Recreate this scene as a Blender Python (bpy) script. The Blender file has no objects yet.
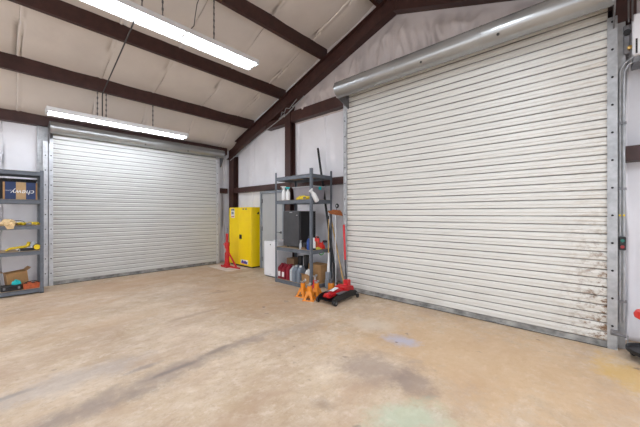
import bpy, bmesh, math, random
from mathutils import Vector, Matrix, noise
random.seed(7)
S = bpy.context.scene
COL = S.collection
R = math.radians

# ------------------------------------------------------------------ camera, world, lights, exposure
# x runs along the far left wall towards the corner, y along the right-hand wall towards the corner
cam_data = bpy.data.cameras.new('camera')
cam_data.sensor_width = 36.0
cam_data.lens = 36.0 * 296.0 / 640.0
cam_data.clip_start = 0.02
cam = bpy.data.objects.new('camera', cam_data)
cam.location = (0, 0, 1.45)
cam.rotation_euler = (R(90), 0, R(-47.23))
COL.objects.link(cam)
S.camera = cam

w = bpy.data.worlds.new('world')
S.world = w
w.use_nodes = True
w.node_tree.nodes['Background'].inputs[0].default_value = (0.85, 0.92, 1.0, 1)
w.node_tree.nodes['Background'].inputs[1].default_value = 0.35

S.view_settings.view_transform = 'Standard'
S.view_settings.look = 'None'
S.view_settings.gamma = 1.0
S.view_settings.use_curve_mapping = False
S.view_settings.exposure = 0.08

def area(name, loc, rot, sx, sy, power, col=(1, 1, 1)):
    d = bpy.data.lights.new(name, 'AREA')
    d.shape = 'RECTANGLE'; d.size = sx; d.size_y = sy
    d.energy = power; d.color = col
    o = bpy.data.objects.new(name, d)
    o.location = loc; o.rotation_euler = rot
    COL.objects.link(o)
    return o

# unseen fill lights, added along the closed walls for even frontal light
area('fill_light_rear', (-5.85, 3.2, 1.9), (R(90), 0, R(-90)), 6.0, 3.4, 98, (0.92, 0.99, 1.08))
area('fill_light_side', (-1.6, -2.95, 1.7), (R(90), 0, 0), 5.0, 3.0, 45, (0.92, 0.99, 1.08))
# the rows of strip lamps that carry on behind the camera
for i, (lx, ly, lz) in enumerate([(1.76, 1.0, 3.98), (1.76, -1.7, 3.25), (-3.2, 7.05, 3.25), (-3.2, 4.32, 3.98),
                                  (-3.2, 1.0, 3.98), (-3.2, -1.7, 3.25)]):
    area('strip_lamp_row_light', (lx, ly, lz), (0, 0, 0), 2.4, 0.28, 60, (0.91, 0.99, 1.10))

# ------------------------------------------------------------------ materials
def mat(name, col, rough=0.6, metal=0.0, var=0.06, scale=6.0, bump=0.0, bscale=40.0, spec=0.5):
    m = bpy.data.materials.new(name); m.use_nodes = True
    nt = m.node_tree; b = nt.nodes['Principled BSDF']
    b.inputs['Roughness'].default_value = rough
    b.inputs['Metallic'].default_value = metal
    b.inputs['Specular IOR Level'].default_value = spec
    tc = nt.nodes.new('ShaderNodeTexCoord')
    n = nt.nodes.new('ShaderNodeTexNoise'); n.inputs['Scale'].default_value = scale; n.inputs['Detail'].default_value = 5
    nt.links.new(tc.outputs['Object'], n.inputs['Vector'])
    r = nt.nodes.new('ShaderNodeValToRGB')
    c0 = tuple(max(0, c * (1 - var * 2)) for c in col) + (1,)
    c1 = tuple(min(1, c * (1 + var * 1.2)) for c in col) + (1,)
    r.color_ramp.elements[0].position = 0.3; r.color_ramp.elements[1].position = 0.7
    r.color_ramp.elements[0].color = c0; r.color_ramp.elements[1].color = c1
    nt.links.new(n.outputs['Fac'], r.inputs['Fac'])
    nt.links.new(r.outputs['Color'], b.inputs['Base Color'])
    if bump:
        n2 = nt.nodes.new('ShaderNodeTexNoise'); n2.inputs['Scale'].default_value = bscale; n2.inputs['Detail'].default_value = 4
        nt.links.new(tc.outputs['Object'], n2.inputs['Vector'])
        bp = nt.nodes.new('ShaderNodeBump'); bp.inputs['Strength'].default_value = bump; bp.inputs['Distance'].default_value = 0.02
        nt.links.new(n2.outputs['Fac'], bp.inputs['Height'])
        nt.links.new(bp.outputs['Normal'], b.inputs['Normal'])
    return m

def emit(name, col, strength):
    m = bpy.data.materials.new(name); m.use_nodes = True
    b = m.node_tree.nodes['Principled BSDF']
    b.inputs['Base Color'].default_value = (0.9, 0.9, 0.9, 1)
    b.inputs['Emission Color'].default_value = col + (1,)
    b.inputs['Emission Strength'].default_value = strength
    return m

M = {}
M['primer'] = mat('red_brown_primer', (0.058, 0.022, 0.018), 0.5, 0, 0.12, 9, 0.1, 60)
M['vinyl'] = mat('white_vinyl_insulation', (0.87, 0.865, 0.90), 0.55, 0, 0.03, 2.0, 0.1, 14)
M['vinyl_roof'] = mat('cream_vinyl_roof_insulation', (0.72, 0.655, 0.60), 0.6, 0, 0.04, 1.5, 0.12, 9)
M['vinyl_gable'] = mat('dimmed_cream_insulation', (0.67, 0.61, 0.595), 0.6, 0, 0.05, 1.5, 0.25, 9)  # roof's cream facing, with dim warm bounce light put into the tone
M['galv'] = mat('galvanized_steel', (0.42, 0.43, 0.44), 0.45, 0.35, 0.12, 14, 0.05, 60)
M['galv_lit'] = mat('lit_galvanized_steel', (0.68, 0.69, 0.71), 0.45, 0.15, 0.08, 14, 0.05, 60)  # lighter copy of galv, stronger light on the far wall put into the colour
M['galv_dark'] = mat('dull_steel', (0.22, 0.22, 0.23), 0.5, 0.6, 0.15, 14)
M['hood'] = mat('grey_hood_steel', (0.37, 0.375, 0.37), 0.27, 0.6, 0.05, 3, 0.04, 6)
M['bar'] = mat('scuffed_bottom_bar', (0.33, 0.32, 0.30), 0.55, 0.2, 0.3, 7)
M['black'] = mat('black_plastic', (0.012, 0.012, 0.014), 0.45, 0, 0.1)
M['hole'] = mat('black_bolt_steel', (0.01, 0.01, 0.01), 0.7, 0.2, 0.1)
M['shelf'] = mat('grey_blue_shelf_paint', (0.135, 0.152, 0.178), 0.45, 0.1, 0.08, 12)
M['chip'] = mat('particle_board', (0.50, 0.36, 0.22), 0.8, 0, 0.15, 50, 0.1, 90)
M['card'] = mat('brown_cardboard', (0.40, 0.225, 0.095), 0.8, 0, 0.08, 8)
M['card_in'] = mat('dark_cardboard', (0.22, 0.13, 0.07), 0.85, 0, 0.08, 8)
M['card_pale'] = mat('pale_cardboard_sheet', (0.74, 0.64, 0.56), 0.85, 0, 0.06, 4)
M['yellow'] = mat('safety_yellow_paint', (1.0, 0.70, 0.002), 0.33, 0, 0.02, 4)
M['yellow_strap'] = mat('yellow_webbing', (0.75, 0.55, 0.03), 0.8, 0, 0.15, 30)
M['yellow_green'] = mat('yellow_green_cloth', (0.70, 0.62, 0.10), 0.85, 0, 0.12, 30)
M['tan_glove'] = mat('tan_leather', (0.72, 0.52, 0.28), 0.75, 0, 0.12, 22)
M['red'] = mat('red_paint', (0.55, 0.015, 0.02), 0.35, 0, 0.08, 10)
M['red_jug'] = mat('dark_red_plastic', (0.24, 0.008, 0.022), 0.4, 0, 0.08, 10)
M['red_bright'] = mat('bright_red_plastic', (0.70, 0.03, 0.02), 0.4, 0, 0.06, 10)
M['orange'] = mat('orange_paint', (0.78, 0.25, 0.01), 0.42, 0, 0.06, 10)
M['orange_case'] = mat('orange_red_plastic', (0.50, 0.10, 0.03), 0.5, 0, 0.2, 20)
M['white'] = mat('white_plastic', (0.82, 0.82, 0.82), 0.45, 0, 0.02, 5)
M['white_metal'] = mat('white_enamel', (0.80, 0.80, 0.82), 0.4, 0, 0.02, 4)
M['label_white'] = mat('white_label', (0.80, 0.80, 0.78), 0.6, 0, 0.03)
M['label_blue'] = mat('blue_ink', (0.03, 0.05, 0.35), 0.6, 0, 0.05)
M['label_red'] = mat('red_ink', (0.60, 0.05, 0.04), 0.6, 0, 0.05)
M['door_grey'] = mat('grey_door_paint', (0.45, 0.46, 0.46), 0.5, 0, 0.03, 3)
M['frame_grey'] = mat('grey_frame_paint', (0.25, 0.28, 0.31), 0.5, 0, 0.05, 5)
M['fridge'] = mat('dark_grey_fridge_front', (0.075, 0.075, 0.08), 0.42, 0.3, 0.06, 8)
M['blue_box'] = mat('navy_printed_cardboard', (0.018, 0.040, 0.125), 0.55, 0, 0.12, 10)
M['tape'] = mat('tan_packing_tape', (0.46, 0.30, 0.14), 0.4, 0, 0.08, 12)
M['teal'] = mat('teal_plastic', (0.01, 0.50, 0.52), 0.5, 0, 0.08)
M['blue'] = mat('blue_plastic', (0.02, 0.07, 0.30), 0.4, 0, 0.08)
M['green'] = mat('green_cloth', (0.05, 0.28, 0.06), 0.7, 0, 0.08)
M['grey_jug'] = mat('grey_blue_plastic', (0.20, 0.235, 0.28), 0.4, 0, 0.08)
M['grey_pale'] = mat('pale_grey_plastic', (0.50, 0.52, 0.54), 0.4, 0, 0.06)
M['tote'] = mat('cloudy_grey_plastic', (0.30, 0.275, 0.30), 0.4, 0, 0.05)
M['wood'] = mat('pale_wood_handle', (0.50, 0.33, 0.13), 0.55, 0, 0.15, 14)
M['wood_dark'] = mat('brown_wood', (0.24, 0.13, 0.05), 0.55, 0, 0.15, 14)
M['bristle'] = mat('rust_brown_bristles', (0.36, 0.115, 0.035), 0.9, 0, 0.3, 80, 0.5, 150)
M['rubber'] = mat('black_rubber', (0.02, 0.02, 0.02), 0.7, 0, 0.1)
M['lamp_body'] = mat('white_lamp_housing', (0.75, 0.75, 0.75), 0.4, 0, 0.03)
M['cable'] = mat('dark_cable', (0.05, 0.045, 0.045), 0.6, 0, 0.1)
M['chain'] = mat('grey_chain', (0.16, 0.15, 0.15), 0.5, 0.5, 0.1)
M['brass'] = mat('brass', (0.55, 0.36, 0.12), 0.4, 0.8, 0.1)
M['clear_cap'] = mat('off_white_plastic', (0.74, 0.74, 0.72), 0.45)
M['tube'] = emit('lit_fluorescent_tube', (0.91, 0.99, 1.10), 31.0)
M['button_green'] = mat('green_button', (0.01, 0.16, 0.12), 0.4, 0, 0.05)
M['button_red'] = mat('red_button', (0.28, 0.02, 0.025), 0.4, 0, 0.05)
M['silver'] = mat('silver_cap', (0.6, 0.6, 0.6), 0.35, 0.7, 0.05)

class NT:
    """small helper for hand-wired materials"""
    def __init__(s, name):
        s.m = bpy.data.materials.new(name); s.m.use_nodes = True
        s.t = s.m.node_tree; s.b = s.t.nodes['Principled BSDF']
        s.tc = s.t.nodes.new('ShaderNodeTexCoord')
    def n(s, typ, **kw):
        x = s.t.nodes.new(typ)
        for k, v in kw.items(): setattr(x, k, v)
        return x
    def l(s, a, b): s.t.links.new(a, b)
    def mapping(s, scale=(1, 1, 1), loc=(0, 0, 0), rot=(0, 0, 0)):
        mp = s.n('ShaderNodeMapping')
        mp.inputs['Scale'].default_value = scale; mp.inputs['Location'].default_value = loc; mp.inputs['Rotation'].default_value = rot
        s.l(s.tc.outputs['Object'], mp.inputs['Vector']); return mp.outputs['Vector']
    def noise(s, vec, scale, detail=6, rough=0.6, lo=0.35, hi=0.65, dist=0.0):
        x = s.n('ShaderNodeTexNoise')
        x.inputs['Scale'].default_value = scale; x.inputs['Detail'].default_value = detail
        x.inputs['Roughness'].default_value = rough; x.inputs['Distortion'].default_value = dist
        s.l(vec, x.inputs['Vector'])
        return s.range(x.outputs['Fac'], lo, hi)
    def range(s, v, lo, hi, a=0.0, b=1.0):
        r = s.n('ShaderNodeMapRange'); r.clamp = True
        r.inputs['From Min'].default_value = lo; r.inputs['From Max'].default_value = hi
        r.inputs['To Min'].default_value = a; r.inputs['To Max'].default_value = b
        s.l(v, r.inputs['Value']); return r.outputs['Result']
    def math(s, op, a, b):
        x = s.n('ShaderNodeMath', operation=op)
        for i, q in enumerate((a, b)):
            if isinstance(q, (int, float)): x.inputs[i].default_value = q
            else: s.l(q, x.inputs[i])
        return x.outputs[0]
    def mix(s, fac, a, b):
        x = s.n('ShaderNodeMix', data_type='RGBA')
        if isinstance(fac, (int, float)): x.inputs['Factor'].default_value = fac
        else: s.l(fac, x.inputs['Factor'])
        for key, q in ((6, a), (7, b)):
            if isinstance(q, tuple): x.inputs[key].default_value = q + (1,)
            else: s.l(q, x.inputs[key])
        return x.outputs[2]
    def blob(s, cx, cy, rx, ry, rot, wob):
        """soft spot mask on the floor around a point"""
        mp = s.n('ShaderNodeVectorMath', operation='SUBTRACT')
        s.l(s.tc.outputs['Object'], mp.inputs[0]); mp.inputs[1].default_value = (cx, cy, 0)
        m2 = s.n('ShaderNodeMapping'); m2.vector_type = 'TEXTURE'
        m2.inputs['Rotation'].default_value = (0, 0, rot); m2.inputs['Scale'].default_value = (rx, ry, 1)
        s.l(mp.outputs[0], m2.inputs['Vector'])
        ln = s.n('ShaderNodeVectorMath', operation='LENGTH'); s.l(m2.outputs[0], ln.inputs[0])
        d = s.math('ADD', ln.outputs['Value'], s.math('MULTIPLY', s.math('SUBTRACT', wob, 0.5), 1.25))
        return s.range(d, 1.0, 0.35)

def floor_material():
    k = NT('stained_concrete')
    v = k.mapping()
    base = k.mix(k.noise(v, 0.9, 8, 0.62, 0.33, 0.68), (0.43, 0.305, 0.190), (0.69, 0.555, 0.41))
    base = k.mix(k.math('MULTIPLY', k.noise(v, 5.5, 8, 0.7, 0.45, 0.75), 0.5), base, (0.74, 0.64, 0.53))
    base = k.mix(k.math('MULTIPLY', k.noise(k.mapping(loc=(7, 3, 0)), 0.6, 6, 0.6, 0.52, 0.75), 0.4), base, (0.45, 0.385, 0.34))
    base = k.mix(k.math('MULTIPLY', k.noise(k.mapping(loc=(2, 9, 0)), 14, 6, 0.75, 0.58, 0.80), 0.45), base, (0.36, 0.25, 0.17))
    base = k.mix(k.math('MULTIPLY', k.noise(k.mapping(scale=(0.9, 1.1, 1), loc=(5, 2, 0)), 17, 8, 0.75, 0.50, 0.70), 0.55), base, (0.36, 0.25, 0.165))
    base = k.mix(k.math('MULTIPLY', k.noise(k.mapping(scale=(0.85, 1.1, 1), loc=(9, 4, 0)), 8, 8, 0.75, 0.52, 0.72), 0.6), base, (0.80, 0.70, 0.59))
    base = k.mix(k.math('MULTIPLY', k.noise(k.mapping(scale=(0.6, 1.0, 1), loc=(3, 8, 0)), 2.2, 8, 0.7, 0.47, 0.66), 0.7), base, (0.44, 0.305, 0.21))
    wob = k.noise(v, 4.5, 10, 0.75, 0.25, 0.75)
    for cx, cy, rx, ry, rot, col, a in STAINS:
        base = k.mix(k.math('MULTIPLY', k.blob(cx, cy, rx, ry, rot, wob), a), base, col)
    # dark drip spots
    spots = k.math('MULTIPLY', k.noise(k.mapping(scale=(1, 0.75, 1), loc=(4, 1, 0)), 7.0, 3, 0.5, 0.675, 0.73), k.noise(k.mapping(loc=(1, 5, 0)), 0.7, 2, 0.5, 0.45, 0.62))
    base = k.mix(k.math('MULTIPLY', spots, 0.8), base, (0.20, 0.15, 0.13))
    k.l(base, k.b.inputs['Base Color'])
    k.b.inputs['Specular IOR Level'].default_value = 0.35
    k.l(k.range(k.noise(v, 3, 5, 0.6, 0.3, 0.7), 0, 1, 0.45, 0.75), k.b.inputs['Roughness'])
    bp = k.n('ShaderNodeBump'); bp.inputs['Strength'].default_value = 0.12; bp.inputs['Distance'].default_value = 0.01
    k.l(k.noise(v, 40, 6, 0.6, 0.2, 0.8), bp.inputs['Height']); k.l(bp.outputs['Normal'], k.b.inputs['Normal'])
    return k.m

# centre x, centre y, radii, turn, colour, strength
STAINS = [
    (3.2, 4.6, 1.2, 1.9, R(0), (0.49, 0.31, 0.175), 0.58),
    (3.3, 0.9, 1.4, 1.9, R(0), (0.60, 0.39, 0.21), 0.58),
    (2.2, 7.0, 2.8, 1.0, R(0), (0.47, 0.30, 0.18), 0.6),
    (1.00, 2.83, 1.25, 0.19, R(3), (0.33, 0.26, 0.21), 0.68),
    (0.45, 2.72, 0.55, 0.13, R(-4), (0.27, 0.22, 0.19), 0.50),
    (1.12, 2.86, 0.32, 0.05, R(2), (0.20, 0.16, 0.15), 0.65),
    (1.55, 2.93, 0.25, 0.05, R(6), (0.22, 0.18, 0.16), 0.55),
    (1.98, 2.90, 0.40, 0.12, R(0), (0.33, 0.26, 0.22), 0.55),
    (2.55, 2.75, 0.50, 0.14, R(-6), (0.42, 0.34, 0.28), 0.50),
    (0.93, 3.11, 0.18, 0.05, R(4), (0.26, 0.22, 0.21), 0.60),
    (0.05, 3.40, 0.20, 0.05, R(5), (0.18, 0.15, 0.14), 0.65),
    (0.35, 3.35, 0.90, 0.24, R(2), (0.44, 0.40, 0.38), 0.45),
    (2.40, 1.50, 0.40, 0.52, R(20), (0.33, 0.26, 0.22), 0.68),
    (2.40, 1.12, 0.26, 0.26, R(35), (0.26, 0.20, 0.17), 0.6),
    (3.11, 1.63, 0.18, 0.23, R(10), (0.47, 0.44, 0.50), 0.95),
    (1.97, 0.96, 0.38, 0.24, R(-38), (0.42, 0.56, 0.42), 0.52),
    (1.66, 1.50, 0.10, 0.13, R(0), (0.30, 0.22, 0.16), 0.60),
    (3.80, -0.25, 0.55, 0.28, R(30), (0.66, 0.42, 0.12), 0.65),
    (2.74, 5.07, 0.35, 0.09, R(-10), (0.34, 0.24, 0.17), 0.50),
    (0.6, 5.85, 1.2, 0.35, R(5), (0.50, 0.33, 0.20), 0.55),
    (1.0, 4.7, 1.3, 0.25, R(6), (0.52, 0.36, 0.22), 0.50),
    (1.9, 4.2, 0.5, 0.06, R(4), (0.36, 0.26, 0.20), 0.45),
    (3.3, 2.1, 0.30, 0.35, R(20), (0.66, 0.58, 0.48), 0.55),
]

def curtain_material(name, col, W, rust):
    k = NT(name)
    v = k.mapping()
    base = k.mix(k.noise(k.mapping(scale=(0.4, 1, 1.6)), 2.2, 5, 0.6, 0.3, 0.7), tuple(c * 0.93 for c in col), col)
    sep = k.n('ShaderNodeSeparateXYZ'); k.l(k.tc.outputs['Object'], sep.inputs[0])
    x, z = sep.outputs['X'], sep.outputs['Z']
    # grime washed out of the lap of each slat near the ends
    streak = k.noise(k.mapping(scale=(2.0, 1, 22)), 2.0, 5, 0.7, 0.50, 0.66)
    fine = k.noise(k.mapping(scale=(1, 1, 1.5), loc=(3, 0, 1)), 11.0, 7, 0.75, 0.48, 0.62)
    if rust == 'near':
        edge = k.range(x, W - 0.50, W)
        low = k.range(z, 1.6, 0.45)
        m1 = k.math('MULTIPLY', k.math('MULTIPLY', fine, k.math('POWER', edge, 1.5)), k.math('ADD', k.math('MULTIPLY', low, 1.4), 0.15))
        base = k.mix(m1, base, (0.19, 0.11, 0.06))
        m2 = k.math('MULTIPLY', k.math('MULTIPLY', streak, k.range(x, W - 0.8, W)), 0.5)
        base = k.mix(m2, base, (0.42, 0.31, 0.20))
        grime = k.math('MULTIPLY', k.noise(k.mapping(scale=(0.5, 1, 1)), 4.0, 5, 0.6, 0.52, 0.75), k.range(z, 0.8, 0.1))
        base = k.mix(k.math('MULTIPLY', grime, 0.35), base, (0.40, 0.35, 0.29))
    lap = k.math('FRACT', k.math('MULTIPLY', k.math('SUBTRACT', z, 0.062), 1 / 0.0965), 0)
    lapm = k.math('MULTIPLY', k.range(lap, 0.14, 0.09), k.noise(k.mapping(scale=(0.6, 1, 9)), 3.0, 4, 0.6, 0.15, 0.55))
    base = k.mix(k.math('MULTIPLY', lapm, 0.95), base, (0.10, 0.09, 0.08))  # lap grime, with groove shade painted in dark along every joint
    edge0 = k.math('MULTIPLY', k.math('MULTIPLY', streak, k.range(x, 0.16, 0.0)), 0.75)
    base = k.mix(edge0, base, (0.33, 0.22, 0.13))
    if rust == 'far':
        low = k.math('MULTIPLY', k.noise(k.mapping(scale=(0.3, 1, 3)), 3.0, 5, 0.6, 0.45, 0.7), k.range(z, 1.0, 0.0))
        base = k.mix(k.math('MULTIPLY', low, 0.3), base, (0.45, 0.42, 0.38))
    k.l(base, k.b.inputs['Base Color'])
    k.b.inputs['Roughness'].default_value = 0.42
    return k.m

# ------------------------------------------------------------------ mesh builder
class MB:
    def __init__(s):
        s.bm = bmesh.new()
    def box(s, x0, x1, y0, y1, z0, z1, bev=0.0, seg=1, mtx=None):
        vs = [s.bm.verts.new((x, y, z)) for x in (min(x0, x1), max(x0, x1)) for y in (min(y0, y1), max(y0, y1)) for z in (min(z0, z1), max(z0, z1))]
        q = [(0, 1, 3, 2), (4, 6, 7, 5), (0, 4, 5, 1), (2, 3, 7, 6), (0, 2, 6, 4), (1, 5, 7, 3)]
        fs = [s.bm.faces.new([vs[i] for i in f]) for f in q]
        if bev:
            es = list({e for f in fs for e in f.edges})
            g = bmesh.ops.bevel(s.bm, geom=es, offset=bev, segments=seg, affect='EDGES', profile=0.5)
            vs = list({v for f in g['faces'] for v in f.verts} | {v for v in vs if v.is_valid})
        if mtx is not None:
            bmesh.ops.transform(s.bm, matrix=mtx, verts=[v for v in vs if v.is_valid])
        return s
    def ring_surface(s, rings, cap0=True, cap1=True, closed=True):
        rv = [[s.bm.verts.new(p) for p in r] for r in rings]
        n = len(rv[0])
        for a, b in zip(rv, rv[1:]):
            for i in range(n if closed else n - 1):
                s.bm.faces.new((a[i], a[(i + 1) % n], b[(i + 1) % n], b[i]))
        if cap0 and closed: s.bm.faces.new(list(reversed(rv[0])))
        if cap1 and closed: s.bm.faces.new(rv[-1])
        return s
    def tube(s, pts, r, seg=10, caps=True):
        pts = [Vector(p) for p in pts]
        rs = r if isinstance(r, (list, tuple)) else [r] * len(pts)
        d0 = (pts[1] - pts[0]).normalized()
        up = Vector((0, 0, 1)) if abs(d0.z) < 0.9 else Vector((1, 0, 0))
        rings = []
        for i, p in enumerate(pts):
            d = (pts[min(i + 1, len(pts) - 1)] - pts[max(i - 1, 0)]).normalized()
            a = d.cross(up).normalized(); b = d.cross(a).normalized()
            rings.append([p + (a * math.cos(t) + b * math.sin(t)) * rs[i] for t in (2 * math.pi * k / seg for k in range(seg))])
        return s.ring_surface(rings, caps, caps)
    def lathe(s, prof, c=(0, 0, 0), seg=20, axis='z', sx=1.0, sy=1.0):
        c = Vector(c); rings = []
        for r, z in prof:
            ring = []
            for k in range(seg):
                t = 2 * math.pi * k / seg
                u, v = r * sx * math.cos(t), r * sy * math.sin(t)
                ring.append(c + {'z': Vector((u, v, z)), 'x': Vector((z, u, v)), 'y': Vector((u, z, v))}[axis])
            rings.append(ring)
        return s.ring_surface(rings)
    def prism(s, poly, a0, a1, axis='x'):
        f = {'x': lambda p, a: (a, p[0], p[1]), 'y': lambda p, a: (p[0], a, p[1]), 'z': lambda p, a: (p[0], p[1], a)}[axis]
        return s.ring_surface([[f(p, a0) for p in poly], [f(p, a1) for p in poly]])
    def frame(s, outer, inner, a0, a1, axis='x'):
        """plate with a hole: two polygons of equal length"""
        f = {'x': lambda p, a: (a, p[0], p[1]), 'y': lambda p, a: (p[0], a, p[1]), 'z': lambda p, a: (p[0], p[1], a)}[axis]
        L = [[s.bm.verts.new(f(p, a)) for p in poly] for poly, a in ((outer, a0), (outer, a1), (inner, a1), (inner, a0))]
        n = len(outer)
        for A, B in ((0, 1), (1, 2), (2, 3), (3, 0)):
            for i in range(n):
                s.bm.faces.new((L[A][i], L[A][(i + 1) % n], L[B][(i + 1) % n], L[B][i]))
        return s
    def blobby(s, c, rx, ry, rz, amp=0.25, seed=0, freq=3.0, flat=True):
        g = bmesh.ops.create_icosphere(s.bm, subdivisions=3, radius=1.0)
        for v in g['verts']:
            n = noise.noise(Vector(v.co) * freq + Vector((seed * 7.1, seed * 3.3, 0)))
            p = v.co * (1 + amp * n)
            z = p.z if not flat else max(p.z, -0.35) + 0.35
            v.co = Vector((c[0] + p.x * rx, c[1] + p.y * ry, c[2] + z * rz))
        return s
    def build(s, name, m, parent=None, smooth=False, loc=(0, 0, 0)):
        bmesh.ops.recalc_face_normals(s.bm, faces=s.bm.faces)
        me = bpy.data.meshes.new(name); s.bm.to_mesh(me); s.bm.free()
        if isinstance(m, str): m = M[m]
        me.materials.append(m)
        o = bpy.data.objects.new(name, me); COL.objects.link(o)
        o.location = loc
        if parent is not None: o.parent = parent
        if smooth:
            for p in me.polygons: p.use_smooth = True
            me.set_sharp_from_angle(angle=R(38))
        return o

def tag(o, label=None, cat=None, group=None, kind=None):
    if label: o['label'] = label
    if cat: o['category'] = cat
    if group: o['group'] = group
    if kind: o['kind'] = kind
    return o

def thing(name, label, cat, loc=(0, 0, 0), rz=0.0, group=None, kind=None):
    o = bpy.data.objects.new(name, None); COL.objects.link(o)
    o.empty_display_size = 0.1
    o.location = loc; o.rotation_euler = (0, 0, rz)
    return tag(o, label, cat, group, kind)

def copy_tree(o, parent=None):
    c = o.copy(); COL.objects.link(c)
    if parent is not None: c.parent = parent
    for ch in list(o.children): copy_tree(ch, c)
    return c

def dup(src, loc, rz=None, label=None):
    c = copy_tree(src); c.location = loc
    if rz is not None: c.rotation_euler = (0, 0, rz)
    if label: c['label'] = label
    return c

def struct(o, label=None, cat=None):
    o['kind'] = 'structure'
    if label: o['label'] = label
    if cat: o['category'] = cat
    return o

# ------------------------------------------------------------------ room shell
XB, YA = 4.90, 8.28           # inner faces of the insulated walls
RIDGE_Y, SL = 2.60, 0.345
XMIN, YMIN = -6.0, -3.1
def raft_top(y): return 5.353 - SL * abs(y - RIDGE_Y)
def roof_z(y): return raft_top(y) + 0.315

struct(MB().box(XMIN - .2, XB + .2, YMIN - .2, YA + .2, -0.15, 0).build('floor', floor_material()),
       'stained tan concrete floor of the workshop', 'floor')

def grid_sheet(name, us, vs, f, m, thick):
    bm = bmesh.new()
    g = [[bm.verts.new(f(u, v)) for v in vs] for u in us]
    for i in range(len(us) - 1):
        for j in range(len(vs) - 1):
            bm.faces.new((g[i][j], g[i + 1][j], g[i + 1][j + 1], g[i][j + 1]))
    me = bpy.data.meshes.new(name); bm.to_mesh(me); bm.free()
    me.materials.append(m)
    for p in me.polygons: p.use_smooth = True
    o = bpy.data.objects.new(name, me); COL.objects.link(o)
    sd = o.modifiers.new('thickness', 'SOLIDIFY'); sd.thickness = 0.06; sd.offset = thick
    return o

def span(a, b, step, extra=()):
    n = max(2, int(round((b - a) / step)))
    vals = [a + (b - a) * i / n for i in range(n + 1)]
    for e in extra:
        for d in (-0.035, -0.012, 0.0, 0.012, 0.035):
            if a < e + d < b: vals.append(e + d)
    vals = sorted(vals)
    out = [vals[0]]
    for q in vals[1:]:
        if q - out[-1] > 0.004: out.append(q)
    return out

def seam_push(u, seams, h):
    d = min(abs(u - s_) for s_ in seams)
    return h * max(0.0, 1 - d / 0.014) - 0.6 * h * math.exp(-(d / 0.10) ** 2)

seamsB = [8.0 - 0.92 * i + 0.06 * math.sin(i * 2.1) for i in range(13)]
seamsA = [4.6 - 0.93 * i + 0.05 * math.sin(i * 1.7) for i in range(12)]
def wrinkle(u, v, k):
    return (0.022 * noise.noise(Vector((u * 2.2, v * 0.7, k))) + 0.010 * noise.noise(Vector((u * 9, v * 1.2, k + 4))))
def wallB(y, z):
    loose = 0.0
    sy = y + 0.02 * math.sin(z * 2.3 + y)
    return (XB - 0.02 - wrinkle(y, z, 1) - loose - seam_push(sy, seamsB, 0.034), y, z)
def wallA(x, z):
    sx = x + 0.015 * math.sin(z * 2.1 + x)
    return (x, YA - 0.02 - wrinkle(x, z, 7) - seam_push(sx, seamsA, 0.03), z)
struct(grid_sheet('wall_right', span(YMIN, YA, 0.045, seamsB), span(0, 5.35, 0.05), wallB, M['vinyl'], 1), 'white vinyl insulated wall behind the right roll-up door', 'wall')
def gable(y, z):
    f = min(1, (z - 3.62) / 0.25)
    q = y - 0.35 * (z - 3.7)
    n1 = noise.noise(Vector((q * 1.9, z * 0.7, 2))); n2 = noise.noise(Vector((q * 4.2 + z * 2.2, z * 1.1 - y * .4, 9))); n3 = noise.noise(Vector((q * 9 + z * 3, z * 2.0, 5)))
    d = 0.13 * (1 - min(1, abs(n1) * 3.2)) + 0.09 * (1 - min(1, abs(n2) * 3.0)) + 0.03 * (1 - min(1, abs(n3) * 2.6))
    f *= max(0.0, min(1.0, (raft_top(y) - 0.38 - z) / 0.3))
    sy = y + 0.05 * (z - 3.6)
    return (XB - 0.05 - d * max(0, f) - seam_push(sy, [3.95 - 1.25 * i for i in range(6)], 0.03), y, z)
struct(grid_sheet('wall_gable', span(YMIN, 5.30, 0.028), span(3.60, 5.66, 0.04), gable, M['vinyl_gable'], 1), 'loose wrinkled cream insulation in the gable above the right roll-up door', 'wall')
struct(grid_sheet('wall_left', span(XMIN, XB, 0.06, seamsA), span(0, 3.6, 0.08), wallA, M['vinyl'], 1), 'white vinyl insulated wall behind the left roll-up door', 'wall')
struct(MB().box(XMIN - .1, XMIN, YMIN, YA, 0, 5.6).build('wall_rear', 'vinyl'))
struct(MB().box(XMIN, XB, YMIN - .1, YMIN, 0, 3.8).build('wall_side', 'vinyl'))

PUR_Y = [7.10, 5.73, 4.33, 2.93, 2.27, 0.87, -0.53, -1.93]
seamsC = [4.35 - 1.02 * i + 0.05 * math.sin(i * 2.7) for i in range(11)]
def roofsheet(x, y):
    z = roof_z(y)
    # sags between purlins
    ys = sorted(PUR_Y + [8.3, -3.1])
    for a, b in zip(ys, ys[1:]):
        if a <= y <= b:
            t = (y - a) / (b - a); z -= 0.0 + 0.030 * math.sin(math.pi * t) ** 2 * min(1, (b - a))
            break
    z -= 0.016 * noise.noise(Vector((x * 1.4, y * 1.8, 3))) + 0.006 * noise.noise(Vector((x * 5, y * 4, 5)))
    if y > 7.25:
        t = min(1, (y - 7.25) / 0.8); z -= 0.31 * t * t * (3 - 2 * t)
    z -= seam_push(x + 0.012 * math.sin(y * 3), seamsC, 0.016)
    return (x, y, z)
ny = span(YMIN, RIDGE_Y, 0.08) + span(RIDGE_Y, YA + .05, 0.06)[1:]
struct(grid_sheet('ceiling', span(XMIN, XB + .05, 0.085, seamsC), ny, roofsheet, M['vinyl_roof'], -1),
       'cream vinyl insulated ceiling sloping between brown purlins', 'ceiling')

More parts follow.
